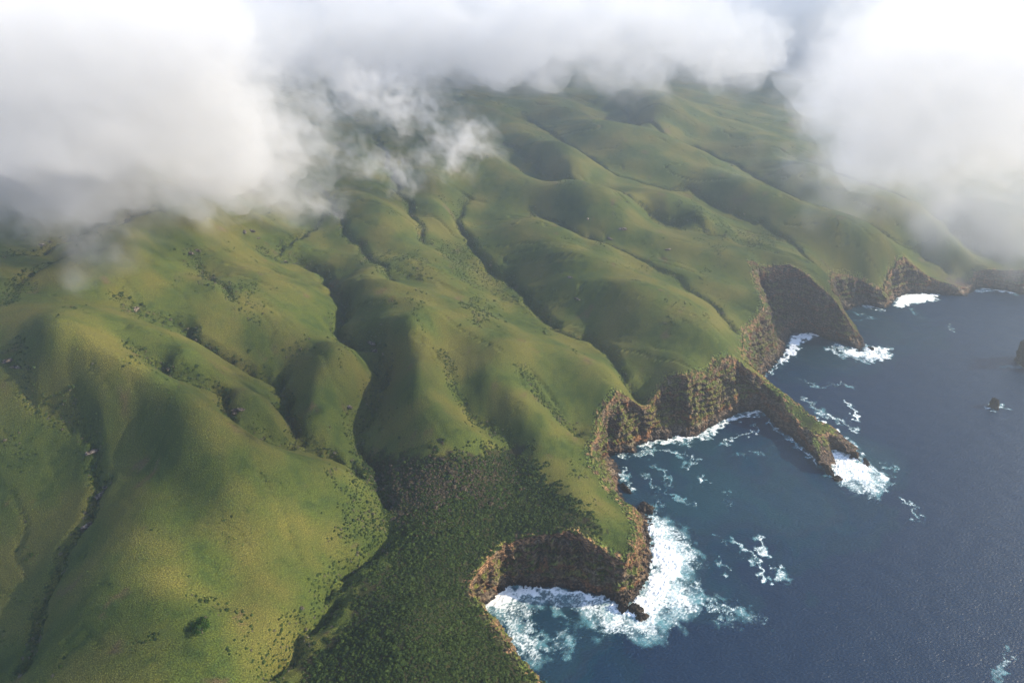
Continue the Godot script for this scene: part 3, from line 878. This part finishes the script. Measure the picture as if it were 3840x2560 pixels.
func build_plants() -> void:
	var mat := leaf_material()
	var forest := points(FOREST)
	var brown := points(BROWN_SCRUB)
	var patches := []
	for s in SCRUB_PATCHES:
		patches.append([s[0], points(s.slice(1))])
	var box := Rect2(forest[0], Vector2.ZERO)
	for p in forest:
		box = box.expand(p)
	var edge := noise_of("forest_edge", 1.0 / 18.0, 3)
	var kinds := [[], [], []]
	var tints := [[], [], []]
	# the dense wood on the shelf above the near bay
	var z := box.position.y
	while z < box.end.y:
		var x := box.position.x
		while x < box.end.x:
			var q := Vector2(x + rng.randf_range(-1.0, 1.0), z + rng.randf_range(-1.0, 1.0))
			x += 1.6
			if not inside[cell_of(q.x, q.y)]:
				continue
			var w := q + Vector2(edge.get_noise_2d(q.x, q.y), edge.get_noise_2d(q.y, q.x + 300.0)) * 20.0 + Vector2(rng.randfn(), rng.randfn()) * 5.0
			if not Geometry2D.is_point_in_polygon(w, forest) or rng.randf() < 0.04 + 0.4 * smoothstep(0.28, 0.5, edge.get_noise_2d(q.x * 0.6 + 70.0, q.y * 0.6)):
				continue
			var r := rng.randf_range(0.7, 1.5) * (1.0 + 0.5 * edge.get_noise_2d(q.x * 0.5, q.y * 0.5))
			if rng.randf() < 0.03:
				r *= 1.7
			var dead := Geometry2D.is_point_in_polygon(w + Vector2(rng.randfn(), rng.randfn()) * 7.0, brown)
			var col := Color(0.014, 0.028, 0.006).lerp(Color(0.036, 0.060, 0.012), rng.randf())
			if dead and rng.randf() < 0.6:
				col = Color(0.044, 0.036, 0.022).lerp(Color(0.082, 0.066, 0.046), rng.randf())
			var k := rng.randi() % 3
			kinds[k].append(Transform3D(Basis.from_euler(Vector3(0, rng.randf() * TAU, 0)).scaled(Vector3(r, r * rng.randf_range(0.8, 1.3), r)), Vector3(q.x, land(q.x, q.y) - 0.2, q.y)))
			tints[k].append(col)
		z += 1.6
	for k in 3:
		scatter("forest" + ["", "_001", "_002"][k], leaf_clump(k, 46, 0.42), mat, kinds[k], tints[k], "dense low dark wood covering the shelf above the arched cliff", "wood")
	# bushes: gully beds, valley scrub and singles on the open slopes
	kinds = [[], [], []]
	tints = [[], [], []]
	var spread := noise_of("bush_spread", 1.0 / 60.0, 3)
	z = -1500.0
	while z < -250.0:
		var x := -560.0
		while x < 950.0:
			var q := Vector2(x + rng.randf_range(-1.3, 1.3), z + rng.randf_range(-1.3, 1.3))
			x += 2.0
			var c := cell_of(q.x, q.y)
			if not inside[c]:
				continue
			var p := 0.010 + 0.30 * smoothstep(0.22, 0.5, spread.get_noise_2d(q.x, q.y) + 0.35 * edge.get_noise_2d(q.x * 1.5, q.y * 1.5))
			p = maxf(p, clampf(gully[c] * 4.0 - 1.9 + edge.get_noise_2d(q.x, q.y) * 0.5, 0.0, 0.95))
			for s in patches:
				if s[0] > p and Geometry2D.is_point_in_polygon(q + Vector2(edge.get_noise_2d(q.x, q.y), edge.get_noise_2d(q.y, q.x)) * 22.0, s[1]):
					p = s[0]
			if rng.randf() > p:
				continue
			var big := p > 0.3
			var r := rng.randf_range(0.55, 1.15) if big else rng.randf_range(0.35, 0.7)
			if big and rng.randf() < 0.06:
				r *= 1.7
			var col := (Color(0.016, 0.032, 0.007).lerp(Color(0.046, 0.074, 0.015), rng.randf()) if big else Color(0.050, 0.080, 0.016).lerp(Color(0.095, 0.130, 0.028), rng.randf()))
			if big and rng.randf() < 0.10:
				col = Color(0.095, 0.085, 0.058)
			var k := rng.randi() % 3
			kinds[k].append(Transform3D(Basis.from_euler(Vector3(0, rng.randf() * TAU, 0)).scaled(Vector3(r, r * rng.randf_range(0.7, 1.2), r)), Vector3(q.x, land(q.x, q.y) - 0.15, q.y)))
			tints[k].append(col)
		z += 2.0
	for k in 3:
		scatter("scrub" + ["", "_001", "_002"][k], leaf_clump(10 + k, 40, 0.42), mat, kinds[k], tints[k], "green scrub scattered over the slopes and filling the gullies", "scrub")
	lone_tree(mat)

func lone_tree(mat: Material) -> void:
	var t := Node3D.new()
	t.name = "lone_tree"
	t.position = Vector3(LONE_TREE[0], land(LONE_TREE[0], LONE_TREE[2]), LONE_TREE[2])
	t.scale = Vector3.ONE * 1.25
	add_child(t)
	tag(t, "single round dark green tree standing alone on the grass hill", "tree")
	var bark := StandardMaterial3D.new()
	bark.albedo_color = Color(0.09, 0.07, 0.05).linear_to_srgb()
	bark.roughness = 0.9
	var st := SurfaceTool.new()
	st.begin(Mesh.PRIMITIVE_TRIANGLES)
	var r := RandomNumberGenerator.new()
	r.seed = 41
	var limbs := [[Vector3(0, -1, 0), Vector3(0.2, 2.6, 0.1), 0.5, 0.38]]
	for k in 7:
		var a := TAU * k / 7.0 + r.randf()
		limbs.append([Vector3(0.2, 2.2, 0.1), Vector3(cos(a) * r.randf_range(2.4, 4.2), r.randf_range(3.8, 6.2), sin(a) * r.randf_range(2.4, 4.2)), 0.26, 0.08])
	for l in limbs:
		var d: Vector3 = (l[1] - l[0]).normalized()
		var s := d.cross(Vector3(0.3, 0.2, 1)).normalized()
		var b := d.cross(s)
		for k in 7:
			var a0 := TAU * k / 7.0
			var a1 := TAU * (k + 1) / 7.0
			var o0 := s * cos(a0) + b * sin(a0)
			var o1 := s * cos(a1) + b * sin(a1)
			for q in [l[0] + o0 * l[2], l[1] + o0 * l[3], l[0] + o1 * l[2], l[0] + o1 * l[2], l[1] + o0 * l[3], l[1] + o1 * l[3]]:
				st.add_vertex(q)
	st.generate_normals()
	put("trunk", st.commit(), bark, t)
	var v := PackedVector3Array()
	var n := PackedVector3Array()
	var c := PackedColorArray()
	var ix := PackedInt32Array()
	for cl in 46:
		var d := Vector3(r.randfn(), absf(r.randfn()) * 0.8, r.randfn()).normalized()
		var centre := Vector3(0, 4.6, 0) + d * Vector3(4.6, 2.6, 4.6) * r.randf_range(0.45, 1.0)
		var rad := r.randf_range(1.0, 1.7)
		var tone := Color(0.016, 0.046, 0.006).lerp(Color(0.036, 0.080, 0.010), r.randf())
		for i in 44:
			var e := Vector3(r.randfn(), r.randfn(), r.randfn()).normalized()
			var p := centre + e * rad * sqrt(r.randf())
			var tt := Vector3(r.randfn(), r.randfn(), r.randfn()).normalized()
			var b := e.cross(tt).normalized()
			var k := v.size()
			var s := r.randf_range(0.22, 0.42)
			v.append_array([p + tt * s, p - tt * s * 0.5 + b * s * 0.8, p - tt * s * 0.5 - b * s * 0.8])
			var nn := (e * 0.6 + d * 0.6 + Vector3.UP * 0.4).normalized()
			n.append_array([nn, nn, nn])
			c.append_array([tone, tone, tone])
			var faces_out := (v[k + 2] - v[k]).cross(v[k + 1] - v[k]).dot(nn) > 0.0
			ix.append_array([k, k + 1, k + 2] if faces_out else [k, k + 2, k + 1])
	put("crown", array_mesh(v, n, c, ix), mat, t)

# ---------------------------------------------------------------- clouds
# A cloud is a closed body of even mist: two lumpy skins that meet at its ragged rim. It looks solid where it is deep and wispy where it is thin.
func mist_body(called: String, parent: Node3D, along: float, lobes: Array, deep: float, step: float, density: float, seed_no: int, ragged: float) -> void:
	var low := Vector2(1e9, 1e9)
	var high := -low
	for l in lobes:
		low = low.min(Vector2(l[0] - l[2] * 1.9, l[1] - l[3] * 1.9))
		high = high.max(Vector2(l[0] + l[2] * 1.9, l[1] + l[3] * 1.9))
	var w := int((high.x - low.x) / step) + 2
	var h := int((high.y - low.y) / step) + 2
	var broad := noise_of("broad_mist%d" % seed_no, 1.0 / 30.0 / step, 3)
	var fine := noise_of("fine_mist%d" % seed_no, 1.0 / 10.0 / step, 6)
	fine.fractal_gain = 0.56
	var curl := noise_of("curl%d" % seed_no, 1.0 / 20.0 / step, 3)
	var lump := noise_of("lump%d" % seed_no, 1.0 / 26.0 / step, 3)
	var front := PackedVector3Array()
	var back := PackedVector3Array()
	var thick := PackedFloat32Array()
	for j in h:
		for i in w:
			var u := low.x + i * step
			var t := low.y + j * step
			var cu := u + curl.get_noise_2d(u, t) * 11.0 * step
			var ct := t + curl.get_noise_2d(u + 500.0, t) * 7.0 * step
			var f := 0.0
			for l in lobes:
				var du: float = (cu - l[0]) / (l[2] as float)
				var dt: float = (ct - l[1]) / (l[3] as float)
				f += (l[4] as float) * exp(-(du * du + dt * dt) * 1.3)
			var g := f * (1.0 + 0.8 * broad.get_noise_2d(u, t))
			var s := clampf((g - 0.03) / 1.25, 0.0, 1.0)
			var wisp := fine.get_noise_2d(cu, ct)
			var d := deep * pow(s, 1.8) * maxf(0.0, 1.0 + ragged * wisp * (1.25 - s))
			if i == 0 or j == 0 or i == w - 1 or j == h - 1:
				d = 0.0
			d = d if d > 1.0 else 0.0
			thick.append(d)
			var mid := Vector3(u, t, along + lump.get_noise_2d(u * 0.5, t * 0.5) * 12.0 * step)
			var share := 0.5 + 0.2 * lump.get_noise_2d(u, t)
			front.append(mid + Vector3(0, 0, d * share))
			back.append(mid - Vector3(0, 0, d * (1.0 - share)))
	var v := PackedVector3Array()
	var ix := PackedInt32Array()
	var at := PackedInt32Array()
	at.resize(w * h)
	at.fill(-1)
	for j in h - 1:
		for i in w - 1:
			var k := j * w + i
			# where the mist thins to nothing the two skins share their vertices, so the body is closed
			for q in [k, k + 1, k + w, k + w + 1]:
				if at[q] < 0:
					at[q] = v.size()
					v.append(front[q])
					if thick[q] > 0.0:
						v.append(back[q])
			for tri in [[k, k + w, k + 1], [k + 1, k + w, k + w + 1]]:
				var p0: int = tri[0]
				var p1: int = tri[1]
				var p2: int = tri[2]
				if thick[p0] + thick[p1] + thick[p2] <= 0.0:
					continue
				ix.append_array([at[p0], at[p1], at[p2], at[p0] + int(thick[p0] > 0.0), at[p2] + int(thick[p2] > 0.0), at[p1] + int(thick[p1] > 0.0)])
	var n := PackedVector3Array()
	n.resize(v.size())
	n.fill(Vector3.UP)
	var mist := FogMaterial.new()
	mist.resource_name = "cloud_mist"
	mist.density = density
	mist.albedo = Color(0.97, 0.985, 1.0)
	put(called, array_mesh(v, n, PackedColorArray(), ix), mist, parent)

func cloud(called: String, label: String, centre: Vector3, turn: Vector3, lobes: Array, deep: float, step: float, density: float, seed_no: int, ragged: float, drifts: int, taper: float) -> void:
	var o := Node3D.new()
	o.name = called
	o.position = centre
	o.rotation_degrees = turn
	add_child(o)
	tag(o, label, "cloud", "low clouds over the mountain")
	# the bank is made of drifts of mist, one behind another
	var r := RandomNumberGenerator.new()
	r.seed = 900 + seed_no
	for k in drifts:
		var along := (k - (drifts - 1) * 0.5) * deep / drifts
		var size := 1.0 - along * taper
		var shifted := []
		for l in lobes:
			var big := r.randf_range(0.82, 1.22) * size
			shifted.append([l[0] * size + l[2] * r.randf_range(-0.22, 0.22), l[1] * size + l[3] * r.randf_range(-0.22, 0.22), l[2] * big, l[3] * big, l[4] * r.randf_range(0.75, 1.2)])
		mist_body("cloud_drift", o, along, shifted, deep / drifts * 1.15, step * (1.0 + 0.12 * k), density, seed_no * 10 + k, ragged)

func build_clouds() -> void:
	cloud("cloud", "broad grey cloud bank lying on the hillside beyond the lone tree's hill", Vector3(-282, 344, -578), Vector3(-9.3, 26.0, 0), [[-42, 42, 103, 69, 1.30], [27, -18, 78, 51, 1.20], [82, -47, 46, 36, 1.00], [-83, -23, 70, 38, 0.80], [4, 21, 85, 65, 1.10], [-118, 23, 75, 75, 1.20], [18, -61, 69, 17, 0.50], [-75, -56, 55, 16, 0.42], [-46, -99, 27, 10, 0.34], [115, -88, 26, 11, 0.42], [42, 69, 39, 39, 0.90]], 480, 2.6, 0.0068, 1, 2.20, 6, 0.00179)
	cloud("cloud_001", "small torn cloud puffs drifting in front of the green slope", Vector3(-121, 247, -911), Vector3(-12.5, 7.6, 0), [[47, -17, 33, 28, 0.95], [28, 27, 31, 26, 0.45], [-36, -32, 37, 19, 0.62], [-75, -18, 31, 26, 0.45], [-8, 35, 31, 26, 0.50], [83, 2, 27, 27, 0.36], [-48, 56, 62, 31, 0.75], [-9, -57, 32, 21, 0.33]], 170, 2.3, 0.0130, 2, 2.40, 3, 0.00111)
	cloud("cloud_002", "long white cloud bank wrapped round the mountain top", Vector3(-20, 334, -1411), Vector3(-4.7, 0.8, 0), [[-410, -20, 201, 116, 1.20], [-193, -6, 185, 85, 1.10], [0, 0, 185, 77, 1.10], [193, 0, 185, 73, 1.10], [349, -7, 116, 62, 0.90], [261, -84, 55, 43, 0.55], [94, -76, 47, 35, 0.60], [420, -80, 47, 38, 0.80], [189, -76, 31, 47, 0.42], [223, -114, 32, 20, 0.30], [39, -76, 39, 31, 0.50], [-237, -79, 86, 47, 0.70], [-16, -57, 86, 31, 0.70], [470, -36, 78, 47, 0.60]], 950, 4.2, 0.0030, 3, 2.20, 5, 0.00077)
	cloud("cloud_003", "tall bright white cloud over the hazy coast", Vector3(244, 380, -450), Vector3(-7.8, -28.5, 0), [[0, 19, 55, 47, 1.30], [22, -25, 48, 24, 1.10], [-24, -29, 29, 21, 0.75], [-35, 4, 28, 39, 0.90], [41, 7, 36, 48, 1.10], [-45, -48, 22, 9, 0.40], [-97, -62, 23, 5, 0.30], [-5, -48, 34, 10, 0.50], [-57, -17, 16, 16, 0.40], [54, -31, 24, 14, 0.70]], 420, 1.9, 0.0046, 4, 2.20, 5, 0.00233)
	cloud("cloud_006", "thin sunlit mist veiling the far coast under the bright cloud", Vector3(585, 158, -932), Vector3(-14.9, -32.1, 0), [[-13, 14, 148, 51, 0.90], [77, -14, 132, 60, 1.00], [-137, 14, 103, 36, 0.70], [79, -59, 89, 27, 0.50]], 260, 6.0, 0.0034, 7, 0.80, 2, 0.00104)
	cloud("cloud_004", "pale far cloud filling the gap behind the mountain ridge", Vector3(861, 292, -2181), Vector3(-3.8, -21.5, 0), [[59, -20, 307, 141, 1.10], [-78, -69, 195, 97, 0.90], [319, -12, 339, 180, 1.20], [-480, 10, 204, 102, 0.80]], 800, 8.0, 0.0045, 5, 0.80, 2, 0.00050)
	# an unseen cloud, added beside the camera to put shade on the near hill
	cloud("cloud_005", "unseen cloud added over the near sea that dims the lone tree's hill", Vector3(330, 405, -235), Vector3.ZERO, [[0, 0, 115, 36, 1.1], [-60, 10, 80, 28, 0.9], [80, -6, 80, 32, 0.9]], 200, 4.5, 0.0095, 6, 1.6, 3, 0.0)

# ---------------------------------------------------------------- scene
func _ready() -> void:
	rng.seed = 20240
	var cam := Camera3D.new()
	cam.name = "camera"
	cam.fov = 50.0
	cam.near = 1.0
	cam.far = 30000.0
	add_child(cam)
	cam.position = Vector3(0, 450, 0)
	cam.rotation_degrees = Vector3(-28, 0, 0)
	cam.current = true
	var env := Environment.new()
	env.background_mode = Environment.BG_SKY
	var sky := ProceduralSkyMaterial.new()
	sky.sky_top_color = Color(0.48, 0.58, 0.74)
	sky.sky_horizon_color = Color(0.75, 0.775, 0.82)
	sky.sky_curve = 0.25
	sky.ground_bottom_color = Color(0.20, 0.26, 0.32)
	sky.ground_horizon_color = Color(0.72, 0.75, 0.79)
	sky.sun_angle_max = 40.0
	env.sky = Sky.new()
	env.sky.sky_material = sky
	env.tonemap_mode = Environment.TONE_MAPPER_LINEAR
	env.tonemap_exposure = 2.9
	env.volumetric_fog_enabled = true
	env.volumetric_fog_density = 0.00030
	env.volumetric_fog_albedo = Color(0.86, 0.93, 1.0)
	env.volumetric_fog_anisotropy = 0.68
	env.sdfgi_enabled = true
	env.ssao_enabled = true
	env.ssil_enabled = true
	var we := WorldEnvironment.new()
	we.name = "world_environment"
	we.environment = env
	add_child(we)
	var sun := DirectionalLight3D.new()
	sun.name = "sun"
	sun.light_color = Color(1.0, 0.93, 0.81)
	sun.light_energy = 1.6
	sun.light_angular_distance = 0.6
	sun.shadow_enabled = true
	add_child(sun)
	var az := deg_to_rad(88.0)
	var el := deg_to_rad(27.0)
	sun.look_at_from_position(Vector3(sin(az) * cos(el), sin(el), -cos(az) * cos(el)) * 1000.0, Vector3.ZERO)

	wood = points(FOREST)
	wood_box = Rect2(wood[0], Vector2.ZERO)
	for p in wood:
		wood_box = wood_box.expand(p)
	var t0 := Time.get_ticks_msec()
	build_height()
	print("height ", Time.get_ticks_msec() - t0)
	build_land()
	build_cliffs()
	print("land ", Time.get_ticks_msec() - t0)
	build_sea()
	print("sea ", Time.get_ticks_msec() - t0)
	var rock := rock_material()
	outcrop_mat = rock_material()
	outcrop_mat.albedo_color = Color(1, 1, 1)
	build_rocks(rock)
	build_plants()
	print("plants ", Time.get_ticks_msec() - t0)
	build_foam()
	print("foam ", Time.get_ticks_msec() - t0)
	build_clouds()
	print("clouds ", Time.get_ticks_msec() - t0)
